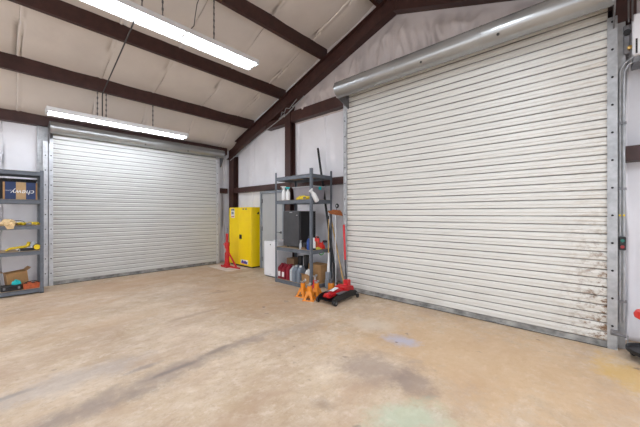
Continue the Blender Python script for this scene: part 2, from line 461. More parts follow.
# purlins: zed sections resting on the end rafter
def zed(y, s):
    b = raft_top(y) + 0.003
    h = 0.30
    w_ = 0.078
    return [[(y, b), (y + s * w_, b), (y + s * w_, b + .022), (y + s * (w_ - .006), b + .022), (y + s * (w_ - .006), b + .007), (y + s * .007, b + .007), (y + s * .007, b + h)
             , (y - s * w_, b + h), (y - s * w_, b + h - .006), (y, b + h - .006)]]
tn = 0
for y in PUR_Y:
    s = 1 if y > RIDGE_Y else -1
    mb = MB()
    for poly in zed(y - s * .06, s): mb.prism(poly, XMIN + .02, XB - .03, 'x')
    tn += 1
    where = {7.10: 'lowest brown ceiling purlin, just above the hanging lamp by the left door', 5.73: 'second brown ceiling purlin up from the left eave',
             4.33: 'third brown ceiling purlin up from the left eave, above the nearer lamp', 2.93: 'brown ceiling purlin beside the roof ridge'}.get(y)
    struct(mb.build('trim_%d' % tn, 'primer'), where, 'purlin' if where else None)

def beam_I(mb, p0, p1, depth, flange, t=0.012, side=Vector((1, 0, 0)), up=None):
    """an I section from p0 to p1 measured along its top centre line"""
    p0, p1 = Vector(p0), Vector(p1)
    u = Vector((0, 0, 1)) if up is None else up
    for a, b, c, d in ((-flange / 2, flange / 2, -t, 0), (-flange / 2, flange / 2, -depth, -depth + t), (-t / 2, t / 2, -depth + t, -t)):
        mb.ring_surface([[p + side * q[0] + u * q[1] for q in ((a, c), (b, c), (b, d), (a, d))] for p in (p0, p1)])
XR = 4.76
tn += 1
mb = MB(); beam_I(mb, (XR, YA - .06, raft_top(YA - .06)), (XR, RIDGE_Y, raft_top(RIDGE_Y)), 0.335, 0.15)
struct(mb.build('trim_%d' % tn, 'primer'), 'brown sloping end rafter rising from the corner to the ridge', 'rafter')
tn += 1
mb = MB(); beam_I(mb, (XR, RIDGE_Y - .005, raft_top(RIDGE_Y)), (XR, YMIN + .05, raft_top(YMIN + .05)), 0.335, 0.15)
struct(mb.build('trim_%d' % tn, 'primer'), 'brown end rafter falling away beyond the ridge at the top', 'rafter')

def column_I(y0, y1, x0, x1, ztop):
    mb = MB(); t = 0.012
    mb.box(x0, x0 + t, y0, y1, 0, ztop); mb.box(x1 - t, x1, y0, y1, 0, ztop)
    mb.box(x0 + t, x1 - t, (y0 + y1) / 2 - t / 2, (y0 + y1) / 2 + t / 2, 0, ztop)
    mb.box(x0 - .03, x1, y0 - .03, y1 + .03, 0, 0.016)
    return mb
tn += 1
struct(column_I(7.84, 8.08, 4.69, 4.86, raft_top(7.96) - .345).build('trim_%d' % tn, 'primer'), 'brown steel column in the corner behind the yellow cabinet', 'column')
tn += 1
struct(column_I(5.31, 5.50, 4.69, 4.86, raft_top(5.4) - .345).build('trim_%d' % tn, 'primer'), 'brown steel column behind the grey shelving', 'column')

def girt_x(y0, y1, z0, z1):
    mb = MB(); mb.prism([(4.70, z0), (4.70, z0 + .02), (4.706, z0 + .02), (4.706, z0 + .006), (4.874, z0 + .006), (4.874, z1 - .0), (4.70, z1), (4.70, z1 - .03), (4.694, z1 - .03), (4.694, z0)], y0, y1, 'y')
    return mb
def girt(y0, y1, z0, z1, name_label):
    global tn
    tn += 1
    mb = MB()
    mb.box(4.70, 4.707, y0, y1, z0, z1)
    mb.box(4.707, 4.87, y0, y1, z1 - .007, z1)
    mb.box(4.707, 4.87, y0, y1, z0, z0 + .007)
    struct(mb.build('trim_%d' % tn, 'primer'), name_label, 'girt')
girt(5.51, 7.83, 2.06, 2.20, 'brown wall girt above the yellow cabinet and grey door')
girt(3.60, 5.30, 2.06, 2.20, 'brown wall girt behind the grey shelving')
girt(-3.0, -0.255, 2.03, 2.195, 'brown wall girt at the right edge beside the right door')
girt(3.62, 5.30, 3.63, 3.87, 'upper brown girt from the column to the right door drum')
girt(5.51, 6.28, 3.63, 3.80, 'short upper brown girt left of the tall column under the rafter')
tn += 1
struct(MB().box(4.40, 4.66, 8.10, 8.22, 2.05, 2.20).build('trim_%d' % tn, 'primer'), 'short dark girt between the left door and the corner column', 'girt')
# eave strut on top of the left wall, header over the left door, jambs
tn += 1
mb = MB()
mb.box(XMIN, 4.62, 8.06, 8.07, 3.20, 3.47); mb.box(XMIN, 4.62, 8.07, 8.22, 3.20, 3.21); mb.box(XMIN, 4.62, 8.07, 8.22, 3.44, 3.45)
struct(mb.build('trim_%d' % tn, 'primer'), 'dark brown eave beam running above the left roll-up door', 'beam')
for nm, (x0, x1, y0, y1, z0, z1) in {'far': (0.50, 0.68, 8.10, 8.24, 0, 3.19), 'near': (4.29, 4.40, 8.10, 8.24, 0, 3.19)}.items():
    tn += 1
    struct(MB().box(x0, x1, y0, y1, z0, z1).build('trim_%d' % tn, 'galv' if nm == 'far' else 'vinyl'))
for y0, y1, z1, m in ((3.44, 3.56, 3.62, 'primer'), (-0.248, -0.185, 3.5, 'galv')):
    tn += 1
    struct(MB().box(4.53, 4.85, y0, y1, 0, z1).build('trim_%d' % tn, m), None if m == 'primer' else 'galvanized jamb post on the right of the right roll-up door', None if m == 'primer' else 'jamb')
tn += 1
struct(MB().box(4.60, 4.85, -0.2, 3.44, 3.70, 3.90).build('trim_%d' % tn, 'primer'))

# ------------------------------------------------------------------ roll-up doors (local x across, -y into the room)
ZB = 0.062     # top of the bottom bar
def roll_door(name, label, loc, rz, W, H, hood_y, hood_z, hood_r, hx0, hx1, m_curtain, hood_mat, guide_w, ext, gmat='galv'):
    t = thing(name, label, 'roll-up door', loc, rz, None, 'structure')
    # ribbed curtain
    pitch = 0.0965
    pts = []
    z = ZB
    while z < H + .28:
        for dz, dy in ((0.0, 0.0), (0.010, -0.001), (0.0135, -0.0105), (0.017, -0.0125), (0.030, -0.0125), (0.0455, -0.0115), (0.0495, -0.0175), (0.053, -0.0185), (0.070, -0.0185), (0.086, -0.0165), (0.0935, -0.006), (0.095, -0.001)):
            pts.append((dy, z + dz))
        z += pitch
    n = len(pts)
    mb = MB()
    fr = [[(0.0, p[0], p[1]) for p in pts], [(W, p[0], p[1]) for p in pts]]
    mb.ring_surface(fr, closed=False)
    # back of the sheet
    mb.ring_surface([[(0.0, 0.012, ZB), (0.0, 0.012, pts[-1][1])], [(W, 0.012, ZB), (W, 0.012, pts[-1][1])]], closed=False)
    mb.build('curtain', m_curtain, t)
    # bottom bar
    bb = MB(); bb.box(0.0, W, -0.014, 0.018, 0.012, ZB + .002, 0.003); bb.box(0.0, W, -0.045, -0.012, 0.012, 0.020)
    bar = bb.build('bottom_bar', 'bar', t)
    MB().box(0.005, W - .005, -0.03, 0.012, 0.0, 0.013).build('rubber_seal', 'rubber', bar)
    for x0, x1, s in ((-guide_w, 0.004, -1), (W - 0.004, W + guide_w, 1)):
        g = MB()
        g.box(x0, x1, -0.035, -0.028, 0, H + 0.02); g.box(x0 if s < 0 else x1 - .007, x0 + .007 if s < 0 else x1, -0.028, 0.07, 0, H + 0.02)
        g.box(x0, x1, 0.020, 0.027, 0, H + .02)
        go = g.build('guide_rail', gmat, t)
        xc = (x0 + x1) / 2
        zz = 0.25
        while zz < H - .03:
            MB().lathe([(0.0, 0.0), (0.011, 0.001), (0.011, 0.006), (0.006, 0.009), (0.0, 0.009)], (xc, -0.0445, zz), 8, 'y').build('bolt', 'hole', go)
            zz += 0.295
        if ext:
            g2 = MB(); e0 = x0 - ext - .012 if s < 0 else x1 + .012
            if s < 0:
                g2.box(e0, e0 + ext, -0.020, -0.012, 0.0, H - .04); g2.box(e0, e0 + .007, -0.012, 0.06, 0, H - .04)
                o2 = g2.build('mounting_angle', gmat, t)
                zz = 0.25
                while zz < H - .1:
                    MB().lathe([(0.0, 0.0), (0.011, 0.001), (0.011, 0.007), (0.0, 0.008)], (e0 + ext / 2, -0.0285, zz), 8, 'y').build('bolt', 'hole', o2)
                    zz += 0.295
        # end bracket of the drum
        xb = hx0 - 0.012 if s < 0 else hx1
        b = MB()
        b.prism([(0.05, H - .12), (-0.01, H - .12), (hood_y - hood_r * .35, hood_z - hood_r * .9), (hood_y - hood_r * 1.02, hood_z), (hood_y - hood_r * .7, hood_z + hood_r * .75), (hood_y, hood_z + hood_r * 1.02), (0.05, hood_z + hood_r * .6)], xb, xb + 0.012, 'x')
        b.lathe([(0.0, 0), (0.03, 0), (0.03, 0.05), (0.0, 0.05)], (xb - 0.02, hood_y, hood_z), 12, 'x')
        b.build('drum_bracket', 'galv_dark', t)
    # round hood over the drum
    prof = []
    hm = MB()
    nseg = 40
    hm.ring_surface([[(x, hood_y + hood_r * math.cos(a), hood_z + hood_r * math.sin(a)) for a in (2 * math.pi * i / nseg for i in range(nseg))]
                     for x in (hx0, hx0 + .006, hx1 - .006, hx1)])
    # lap seams round the hood
    for q in ([0.33, 0.66] if W > 2 else []):
        x = hx0 + (hx1 - hx0) * q
        hm.ring_surface([[(xx, hood_y + rr * math.cos(a), hood_z + rr * math.sin(a)) for a in (2 * math.pi * i / nseg for i in range(nseg))]
                         for xx, rr in ((x, hood_r), (x + .002, hood_r + .003), (x + .028, hood_r + .003), (x + .03, hood_r))], False, False)
    ho = hm.build('drum_hood', hood_mat, t, True)
    for q in (0.45, 0.72):
        a = R(218)
        MB().lathe([(0.0, -0.004), (0.016, -0.004), (0.016, 0.006), (0.0, 0.010)], (hx0 + (hx1 - hx0) * q, hood_y + (hood_r + .006) * math.cos(a), hood_z + (hood_r) * math.sin(a)), 10, 'y').build('hood_screw', 'hole', ho)
    return t

mA = curtain_material('off_white_curtain_far', (0.66, 0.66, 0.635), 3.53, 'far')
mB = curtain_material('off_white_curtain_near', (0.70, 0.685, 0.64), 3.53, 'near')
roll_door('door_1', 'closed ribbed roll-up door on the far left wall beside the yellow cabinet', (0.725, 8.035, 0), 0, 3.525, 2.93, -0.115, 3.165, 0.118,
          -0.05, 3.67, mA, 'hood', 0.062, 0.075, 'galv_lit')
roll_door('door_2', 'large closed ribbed roll-up door filling the right-hand wall', (4.475, 3.425, 0), R(-90), 3.535, 3.53, -0.325, 3.676, 0.1405,
          0.04, 3.575, mB, 'hood', 0.075, 0)

# ------------------------------------------------------------------ personnel door in the right wall
d3 = thing('door_3', 'grey steel personnel door between the yellow cabinet and the shelving', 'door', (4.70, 0, 0), 0, None, 'structure')
mb = MB(); mb.box(0, 0.17, 6.47, 6.53, 0, 2.03); mb.box(0, 0.17, 5.55, 5.61, 0, 2.03); mb.box(0, .17, 5.61, 6.47, 1.97, 2.03)
mb.build('door_frame', 'frame_grey', d3)
MB().box(0.03, 0.075, 5.613, 6.467, 0.01, 1.965, 0.002).build('door_leaf', 'door_grey', d3)
for z in (0.25, 1.05, 1.78):
    MB().box(0.008, 0.03, 6.44, 6.485, z - .055, z + .055).build('hinge', 'galv_dark', d3)
h = MB(); h.lathe([(0, 0), (0.032, 0), (0.032, -0.012), (0.012, -0.015), (0.012, -0.05), (0, -0.05)], (0.03, 5.69, 0.98), 14, 'x')
h.tube([(-0.018, 5.69, 0.98), (-0.02, 5.75, 0.98), (-0.012, 5.81, 0.98)], 0.01); h.build('door_handle', 'galv_dark', d3, True)

# ------------------------------------------------------------------ hanging strip lamps
def strip_lamp(label, loc, hang, drop):
    t = thing('strip_light', label, 'lamp', loc, 0, 'hanging strip lights')
    L = 1.21
    b = MB()
    # shallow trapezoid housing, open downwards
    sect = [(-.150, -.030), (-.150, .045), (-.110, .060), (.110, .060), (.150, .045), (.150, -.030), (.145, -.030), (.145, .004), (-.145, .004), (-.145, -.030)]
    b.prism(sect, -L, L, 'x')
    b.box(-L, L, -.156, -.150, -.034, -.026); b.box(-L, L, .150, .156, -.034, -.026)
    b.build('housing', 'lamp_body', t)
    for s in (-1, 1):
        MB().prism([(-.15, -.030), (-.15, .045), (-.11, .06), (.11, .06), (.15, .045), (.15, -.030)], s * L, s * (L + .004), 'x').build('end_cap', 'lamp_body', t)
    for xx in (-.605, .605):
        for yy in (-.085, .085):
            MB().tube([(xx - .58, yy, -.020), (xx + .58, yy, -.020)], 0.019, 12).build('fluorescent_tube', 'tube', t, True)
    for s in (-1, 0, 1):
        MB().box(s * 1.195 - .014, s * 1.195 + .014, -.125, .125, -.034, .003).build('tube_socket', 'lamp_body', t)
    for xx in hang:
        ch = MB(); n = max(2, int(drop / 0.05))
        ch.tube([(xx, 0, .06), (xx, 0, .05 + drop)], 0.0065, 6)
        for i in range(n):
            z = .05 + drop * (i + .5) / n
            ch.box(xx - (.012 if i % 2 else .004), xx + (.012 if i % 2 else .004), -(.004 if i % 2 else .012), (.004 if i % 2 else .012), z - .02, z + .02)
        ch.build('hanging_chain', 'chain', t)
    return t
strip_lamp('white strip light hanging in front of the left roll-up door drum', (1.76, 7.05, 3.255), (-.48, -.34, .50), raft_top(7.05) - 3.31)
strip_lamp('long bright strip light nearer the camera at the top of the view', (1.76, 4.30, 4.00), (-.51, -.26, .48), raft_top(4.33) - 4.055)
tag(MB().tube([(1.36, 7.06, 3.32), (1.36, 7.06, 3.77), (1.36, 7.03, 3.80), (1.30, 6.2, 3.83), (1.24, 5.2, 3.90), (1.195, 4.45, 3.965), (1.19, 4.38, 4.0), (1.19, 4.31, 4.05)], 0.010, 8).build('lamp_cable', 'cable', None, True),
    'dark power cable strung between the two hanging strip lights', 'cable')
tag(MB().tube([(1.76 + .05, 4.30, 4.055), (1.86, 4.30, 4.10), (1.93, 4.30, 4.20), (1.95, 4.31, 4.35), (1.98, 4.31, 4.55), (2.05, 4.32, raft_top(4.33) + .01)], 0.006, 8).build('dangling_wire', 'cable', None, True),
    'thin curved wire dropping onto the middle of the nearer strip light', 'wire')
tag(MB().tube([(4.64, 7.93, 3.02), (4.645, 6.5, 3.50), (4.645, 5.35, 3.83), (4.66, 4.8, 4.10)], 0.011, 8).build('brace_rod', 'galv', None, True),
    'thin pale brace rod running under the sloping rafter', 'rod')
tag(MB().tube([(4.66, 5.62, 3.80), (4.62, 5.52, 3.90), (4.61, 5.42, 3.86), (4.61, 5.36, 3.95), (4.62, 5.25, 3.92), (4.665, 5.05, 4.10)], 0.008, 8).build('rafter_cable', 'galv', None, True),
    'loop of pale cable at the head of the tall column', 'cable')

# ------------------------------------------------------------------ shelving
def shelving(label, loc, L, D, Hp, levels, beam_h=0.07, axis='y', deck_mat='chip'):
    """posts at the corners; runs L along +axis from loc, D away from the front"""
    t = thing('shelving_unit', label, 'shelving', loc)
    def bx(mb, a0, a1, d0, d1, z0, z1):   # a along the length, d depth
        if axis == 'y': mb.box(d0, d1, a0, a1, z0, z1)
        else: mb.box(a0, a1, d0, d1, z0, z1)
        return mb
    for a in (0, L):
        for d in (0, D):
            mb = MB(); sa = 1 if a == 0 else -1; sd = 1 if d == 0 else -1
            bx(mb, a, a + sa * .05, d, d + sd * .004, 0, Hp); bx(mb, a, a + sa * .004, d + sd * .004, d + sd * .045, 0, Hp)
            # teardrop slots read as dark dashes
            post = mb.build('post', 'shelf', t)
            foot = MB(); bx(foot, a, a + sa * .055, d, d + sd * .05, -0.0, 0.012); foot.build('foot', 'shelf', post)
    for z in levels:
        mb = MB()
        e = 0.004
        for d0, d1 in ((e, e + .016), (D - e - .016, D - e)):
            bx(mb, e, L - e, d0, d1, z - beam_h, z)
            bx(mb, e, L - e, d0 if d0 < D / 2 else d0 - .012, d1 + .012 if d0 < D / 2 else d1, z - .014, z - .008)
        for a0, a1 in ((e, e + .016), (L - e - .016, L - e)):
            bx(mb, a0, a1, e, D - e, z - beam_h, z)
        bx(mb, L / 2 - .02, L / 2 + .02, .02, D - .02, z - .04, z - .009)
        b = mb.build('shelf_beam', 'shelf', t)
        bx(MB(), .022, L - .022, .022, D - .022, z - .008, z + .004).build('shelf_board', deck_mat, b)
    return t
SX, SY, SD, SLn = 3.972, 3.895, 0.60, 1.08
LV = [0.075, 0.745, 1.72, 2.205]
shelving('grey steel shelving unit in the middle between the grey door and right door', (SX, SY, 0), SLn, SD, 2.31, LV, axis='y')
LX, LY, LD, LLn = -0.70, 7.40, 0.55, 1.245
LL = [0.095, 0.775, 1.235, 1.695, 2.205]
shelving('grey steel shelving unit at the left edge beside the left door', (LX, LY, 0), LLn, LD, 2.235, LL, axis='x')
DK = 0.0045     # board surface above the beam line

# ------------------------------------------------------------------ yellow safety cabinet
cab = thing('safety_cabinet', 'bright yellow two-door flammables safety cabinet against the corner column', 'cabinet', (4.48, 6.62, 0))
mb = MB(); mb.box(0.028, 0.40, 0, 1.09, 0.035, 1.62, 0.006); mb.build('body', 'yellow', cab)
MB().box(0.05, 0.39, 0.02, 1.07, 0.0, 0.035).build('plinth', 'black', cab)
for y0, y1, nm in ((0.008, 0.542, 'r'), (0.546, 1.082, 'l')):
    d = MB().box(0.0, 0.027, y0, y1, 0.05, 1.605, 0.004).build('door', 'yellow', cab)
    for z in (0.3, 1.35):
        yy = y0 if nm == 'r' else y1
        MB().lathe([(0, -.05), (0.009, -.05), (0.009, .05), (0, .05)], (0.012, yy + (-.004 if nm == 'r' else .004), z), 8).build('hinge', 'yellow', d)
    if nm == 'r':
        MB().box(-0.016, 0.0, 0.43, 0.538, 0.755, 0.875, 0.006).build('latch_handle', 'black', d)
        MB().box(-0.0035, 0.0, 0.13, 0.47, 0.09, 0.20).build('sign_plate', 'label_white', d)
        MB().prism([(0.16, .095), (0.44, .095), (0.44, .15), (.38, .19), (.32, .15), (.27, .185), (.2, .15), (.16, .17)], -0.006, -0.0035, 'x').build('sign_print', 'label_blue', d)
        MB().prism([(0.30, .10), (0.40, .10), (0.35, .135)], -0.0075, -0.006, 'x').build('sign_emblem', 'label_red', d)
        for yy in (0.32, 0.19):
            MB().box(-0.004, 0, yy, yy + .07, 1.55, 1.585).build('stamped_mark', 'galv_dark', d)
    else:
        MB().box(-0.0035, 0.0, 0.80, 0.98, 1.33, 1.59).build('warning_label', 'label_white', d)
        MB().box(-0.006, -0.0035, 0.81, 0.97, 1.53, 1.58).build('label_print', 'galv_dark', d)
        MB().box(-0.006, -0.0035, 0.84, 0.95, 1.43, 1.50).build('label_print', 'grey_jug', d)
        MB().box(-0.006, -0.0035, 0.82, 0.96, 1.35, 1.375).build('label_print', 'label_red', d)
MB().prism([(0.20, 1.43), (0.245, 1.43), (0.26, 1.46), (0.235, 1.50), (0.215, 1.47), (0.195, 1.46)], -0.004, 0.0005, 'y').build('flame_mark', 'black', cab)
MB().box(0.10, 0.16, -0.006, 0.001, 0.2, 0.23).build('vent_cap', 'yellow', cab)

# pale sheet lying on the floor below the jack
tag(MB().box(3.86, 4.44, 6.72, 7.80, 0.0, 0.007).build('floor_sheet', 'card_pale'), 'pale flat sheet lying on the floor under the tall red jack', 'sheet')

# tall red jack
tj = thing('tall_jack', 'tall red steel jack with slanted brace beside the yellow cabinet', 'jack', (4.17, 7.28, 0.007))
mb = MB(); mb.box(-.10, .10, -.14, .14, 0, .03, .004); mb.build('base_plate', 'red', tj)
for p in (((0, -.02, .02), (.05, -.54, .02)), ((0, 0, .02), (-.05, .22, .02))):
    MB().tube(p, 0.024, 8).build('leg', 'red', tj, True)
mb = MB(); mb.lathe([(0, .018), (.085, .018), (.085, .09), (.062, .11), (.062, .56), (.070, .565), (.070, .66), (.04, .67), (0, .67)], seg=16); mb.build('cylinder', 'red', tj, True)
mb = MB(); mb.lathe([(0, .66), (.036, .66), (.036, .90), (0, .90)], seg=12); mb.build('ram', 'red', tj, True)
mb = MB(); mb.tube([(.0, 0, .90), (0, 0, 1.06)], .012, 8); mb.build('screw_extension', 'galv_dark', tj, True)
MB().tube([(.0, -.03, .44), (.04, -.40, .03)], .024, 8).build('brace', 'red', tj, True)
mb = MB(); mb.box(-.082, -.05, -.03, .03, .40, .50, .004); mb.build('release_valve', 'silver', tj)
MB().tube([(-.05, .03, .60), (-.05, .11, .62)], .01, 8).build('pump_socket', 'red', tj, True)

# white cabinet in front of the grey door
wc = thing('white_locker', 'low white metal locker standing in front of the grey door', 'cabinet', (4.17, 5.17, 0))
MB().box(0.022, 0.47, 0, 0.46, 0.03, 0.82, 0.004).build('body', 'white_metal', wc)
MB().box(0.03, 0.46, 0.01, 0.45, 0.0, 0.03).build('plinth', 'galv_dark', wc)
d = MB().box(0.0, 0.02, 0.004, 0.456, 0.035, 0.815, 0.003).build('door', 'white_metal', wc)
MB().lathe([(0, 0), (.014, 0), (.014, -.012), (0, -.014)], (0.0, 0.215, 0.745), 12, 'x').build('lock', 'galv_dark', d)
MB().box(-.003, 0, .19, .25, .065, .078).build('badge', 'grey_pale', d)

# ------------------------------------------------------------------ things on the middle shelving
def on(level): return LV[level] + DK
# black mini fridge
fr = thing('mini_fridge', 'dark grey mini fridge with black sides on the middle shelf', 'fridge', (4.05, 4.33, on(1)))
MB().box(0.05, 0.50, 0, 0.475, 0.02, 0.75, 0.008).build('body', 'black', fr)
for xx in (.09, .46):
    for yy in (.05, .42):
        MB().lathe([(0, 0), (.018, 0), (.018, .021), (0, .021)], (xx, yy, 0), 10).build('foot', 'rubber', fr)
d = MB().box(0.0, 0.046, 0.002, 0.473, 0.03, 0.748, 0.01, 2).build('door', 'fridge', fr)
MB().box(-.003, .0, .19, .27, .715, .728).build('badge', 'silver', d)
MB().box(-.003, .0, .03, .07, .66, .672).build('badge', 'silver', d)
MB().box(0.01, 0.04, 0.05, 0.42, 0.748, 0.756).build('grip_recess', 'galv_dark', d)

def spray_bottle(label, loc, rz, body_mat, top_mat, h=0.25, r=0.042, group=None, fin=None):
    t = thing('spray_bottle', label, 'spray bottle', loc, rz, group)
    b = MB(); b.lathe([(0, 0), (r * .95, 0), (r, .008), (r, h * .5), (r * .92, h * .58), (r * .5, h * .74), (r * .33, h * .8), (r * .33, h * .84), (0, h * .84)], seg=16)
    b.build('body', body_mat, t, True)
    c = MB(); c.lathe([(0, h * .82), (r * .42, h * .82), (r * .42, h * .89), (0, h * .89)], seg=12)
    c.prism([(-r * 1.25, h * .93), (r * .75, h * .89), (r * .8, h * .99), (-r * .9, h * 1.0), (-r * 1.25, h * .975)], -r * .22, r * .22, 'y')
    hd = c.build('spray_head', top_mat, t)
    MB().prism([(-r * .75, h * .93), (-r * .5, h * .93), (-r * .75, h * .80), (-r * 1.0, h * .76), (-r * .95, h * .80)], -r * .12, r * .12, 'y').build('trigger', top_mat, hd)
    MB().lathe([(0, 0), (r * .16, 0), (r * .16, -r * .22), (0, -r * .22)], (-r * 1.25, 0, h * .955), 10, 'x').build('nozzle', fin or top_mat, hd)
    return t
spray_bottle('white spray bottle standing furthest left on the upper shelf', (4.07, 4.80, on(2)), R(-20), 'white', 'white', 0.30, 0.05)
spray_bottle('white spray bottle with teal head on the upper shelf', (4.04, 4.64, on(2)), R(-35), 'white', 'teal', 0.27, 0.045)
# cloudy tote
tt = thing('storage_tote', 'cloudy grey plastic tote on the upper shelf', 'tote', (4.34, 4.33, on(2)))
b = MB()
o_ = [(-.17, -.29), (.17, -.29), (.17, .29), (-.17, .29)]
def rr(poly, s): return [(p[0] * s, p[1] * s) for p in poly]
b.ring_surface([[(p[0], p[1], z) for p in rr(o_, s)] for s, z in ((.9, 0), (.93, .02), (1.0, .235), (1.05, .24), (1.05, .255), (.97, .255), (.94, .05))], True, True)
b.build('tub', 'tote', tt)
MB().box(-.187, .187, -.315, .315, .256, .275, .006).build('lid', 'grey_pale', tt)
for s in (-1, 1): MB().box(-.03, .03, s * .305, s * .325, .20, .262).build('latch', 'teal', tt)
yb = thing('yellow_strap_bundle', 'bundle of yellow webbing lying in front of the cloudy tote', 'strap', (4.06, 4.20, on(2)))
MB().blobby((0, 0, 0), .06, .19, .055, .5, 3, 2.5).build('webbing', 'yellow_strap', yb, True)
MB().tube([(-.03, -.17, .02), (-.05, -.1, .05), (-.04, .05, .065), (0, .17, .03)], .012, 8).build('strap_end', 'yellow_strap', yb, True)
MB().box(-.075, -.05, -.12, -.06, .012, .045, .004).build('buckle', 'galv_dark', yb)

# spray bottle hanging aslant at the front post
sb = spray_bottle('white spray bottle hanging aslant on the front post of the middle shelving', (3.955, 3.815, 1.665), 0, 'white', 'white', 0.27, 0.047)
sb.rotation_euler = (0, R(-37), 0)
sb.location = (4.075, 3.848, 1.685)

# middle shelf small goods
spray_bottle('small clear spray bottle beside the mini fridge', (3.995 + .035, 4.25, on(1)), R(180), 'grey_pale', 'grey_pale', 0.17, 0.026)
def round_bottle(name, label, cat, loc, prof, body, cap, caph, capr, band=None):
    t = thing(name, label, cat, loc)
    MB().lathe(prof, seg=18).build('body', body, t, True)
    zt = prof[-1][1]
    MB().lathe([(0, zt - .006), (capr, zt - .006), (capr, zt + caph), (capr * .8, zt + caph + .004), (0, zt + caph + .004)], seg=14).build('cap', cap, t, True)
    if band:
        z0, z1, r, m = band
        MB().lathe([(r, z0), (r + .0015, z0), (r + .0015, z1), (r, z1)], seg=18).build('label', m, t, True)
    return t
def bprof(r, h, neck=.4): return [(0, 0), (r * .95, 0), (r, .006), (r, h * .72), (r * .85, h * .82), (r * neck, h * .93), (r * neck, h), (0, h)]
dr = thing('cordless_drill', 'small dark cordless drill lying beside the clear spray bottle', 'tool', (4.09, 4.13, on(1)), R(20))
b = MB(); b.tube([(0, -.09, .095), (0, -.05, .10), (0, .06, .10), (0, .085, .10)], [.014, .03, .032, .026], 12); b.build('motor_housing', 'black', dr, True)
MB().prism([(.02, .085), (.075, .09), (.085, .03), (.045, .03)], -.02, .02, 'x').build('grip', 'black', dr)
MB().box(-.032, .032, .02, .12, 0, .035, .006).build('battery', 'card_in', dr)
MB().lathe([(0, -.09), (.016, -.09), (.012, -.125), (0, -.13)], (0, 0, .095), 10, 'y').build('chuck', 'galv_dark', dr, True)
round_bottle('bottle', 'tall blue bottle just behind the front post on the middle shelf', 'bottle', (4.04, 4.03, on(1)), bprof(.042, .23), 'blue', 'black', .03, .018)
round_bottle('bottle', 'white bottle right of the front post on the middle shelf', 'bottle', (4.10, 3.955, on(1)), bprof(.036, .20), 'white', 'white', .03, .018, (.0, .035, .036, 'rubber'))
rc = thing('fuel_can', 'small red can with black cap on the middle shelf', 'can', (4.30, 4.06, on(1)), R(35))
b = MB(); b.box(-.06, .06, -.05, .05, 0, .21, .014, 2); b.build('body', 'red_bright', rc, True)
MB().lathe([(0, .205), (.018, .205), (.018, .24), (0, .24)], (-.03, -.02, 0), 12).build('cap', 'black', rc, True)
MB().tube([(0, -.03, .205), (.0, -.03, .235), (.03, .02, .235), (.03, .03, .205)], .008, 8).build('handle', 'red_bright', rc, True)
MB().box(-.0615, -.0595, -.03, .03, .06, .15).build('label', 'orange_case', rc)
rg = thing('red_rag', 'crumpled bright red rag in front of the small red can', 'rag', (4.33, 3.96, on(1)))
MB().blobby((0, 0, .0), .075, .04, .10, .5, 11, 2.5).build('cloth', 'red_bright', rg, True)
yg = thing('work_glove', 'crumpled yellow glove at the front edge of the middle shelf', 'glove', (4.205, 3.945, on(1)))
MB().blobby((0, 0, 0), .055, .028, .035, .4, 17, 3).build('palm', 'yellow_green', yg, True)
for i in range(4): MB().tube([(.03 + .0 * i, -.02 + .013 * i, .012), (.075, -.022 + .014 * i, .012)], .0085, 8).build('finger', 'yellow_green', yg, True)
gn = thing('green_cord', 'short green cord hooked under the middle shelf beam', 'cord', (4.24, 3.885, .66))
MB().tube([(-.06, 0, .02), (-.04, -.006, -.005), (.0, -.006, -.012), (.04, -.004, .0), (.06, 0, .03)], .010, 8).build('loop', 'green', gn, True)
for s in (-1, 1): MB().box(s * .06 - .005, s * .06 + .005, -.004, .009, .015, .032).build('end_hook', 'galv_dark', gn)
round_bottle('bottle', 'squat black topped bottle at the back right of the middle shelf', 'bottle', (4.47, 4.0, on(1)), bprof(.05, .12, .5), 'grey_jug', 'black', .035, .045)

# bottom shelf jugs
def jug(label, loc, rz, body, cap, lab, w_=.115, d_=.19, h_=.30, group=None):
    t = thing('jug', label, 'jug', loc, rz, group)
    b = MB()
    # local -x faces the room
    prof = [(-d_ / 2, 0), (d_ / 2, 0), (d_ / 2, h_ * .70), (d_ * .18, h_ * .92), (-d_ * .12, h_ * .92), (-d_ / 2, h_ * .74)]
    b.prism(prof, -w_ / 2, w_ / 2, 'y')
    bmesh.ops.bevel(b.bm, geom=list(b.bm.edges), offset=.012, segments=2, affect='EDGES')
    b.build('body', body, t, True)
    MB().lathe([(0, h_ * .90), (.024, h_ * .90), (.024, h_ * 1.0), (0, h_ * 1.0)], (-d_ * .08, 0, 0), 14).build('cap', cap, t, True)
    MB().tube([(d_ * .10, 0, h_ * .91), (d_ * .2, 0, h_ * .97), (d_ * .38, 0, h_ * .92), (d_ * .45, 0, h_ * .70)], .012, 8).build('handle', body, t, True)
    if lab:
        MB().box(-d_ / 2 - .002, -d_ / 2 + .002, -w_ * .33, w_ * .33, h_ * .18, h_ * .5).build('label', lab, t)
    return t
jug('dark red jug at the left end of the bottom shelf', (4.09, 4.865, on(0)), 0, 'red_jug', 'red_jug', 'label_white', .105, .19, .32)
jug('dark red jug second from the left on the bottom shelf', (4.09, 4.745, on(0)), 0, 'red_jug', 'red_jug', 'label_white', .105, .19, .31)
jug('dark red jug third from the left on the bottom shelf', (4.10, 4.63, on(0)), 0, 'red_jug', 'red_jug', None, .10, .19, .32)
jug('pale grey jug next to the dark red jugs', (4.10, 4.515, on(0)), 0, 'grey_pale', 'silver', None, .085, .19, .30)
jug('grey blue jug between the pale grey jug and another grey jug', (4.08, 4.41, on(0)), 0, 'grey_jug', 'grey_pale', None, .10, .19, .33)
jug('grey blue jug beside the small cardboard box', (4.09, 4.295, on(0)), 0, 'grey_jug', 'white', None, .10, .19, .33)

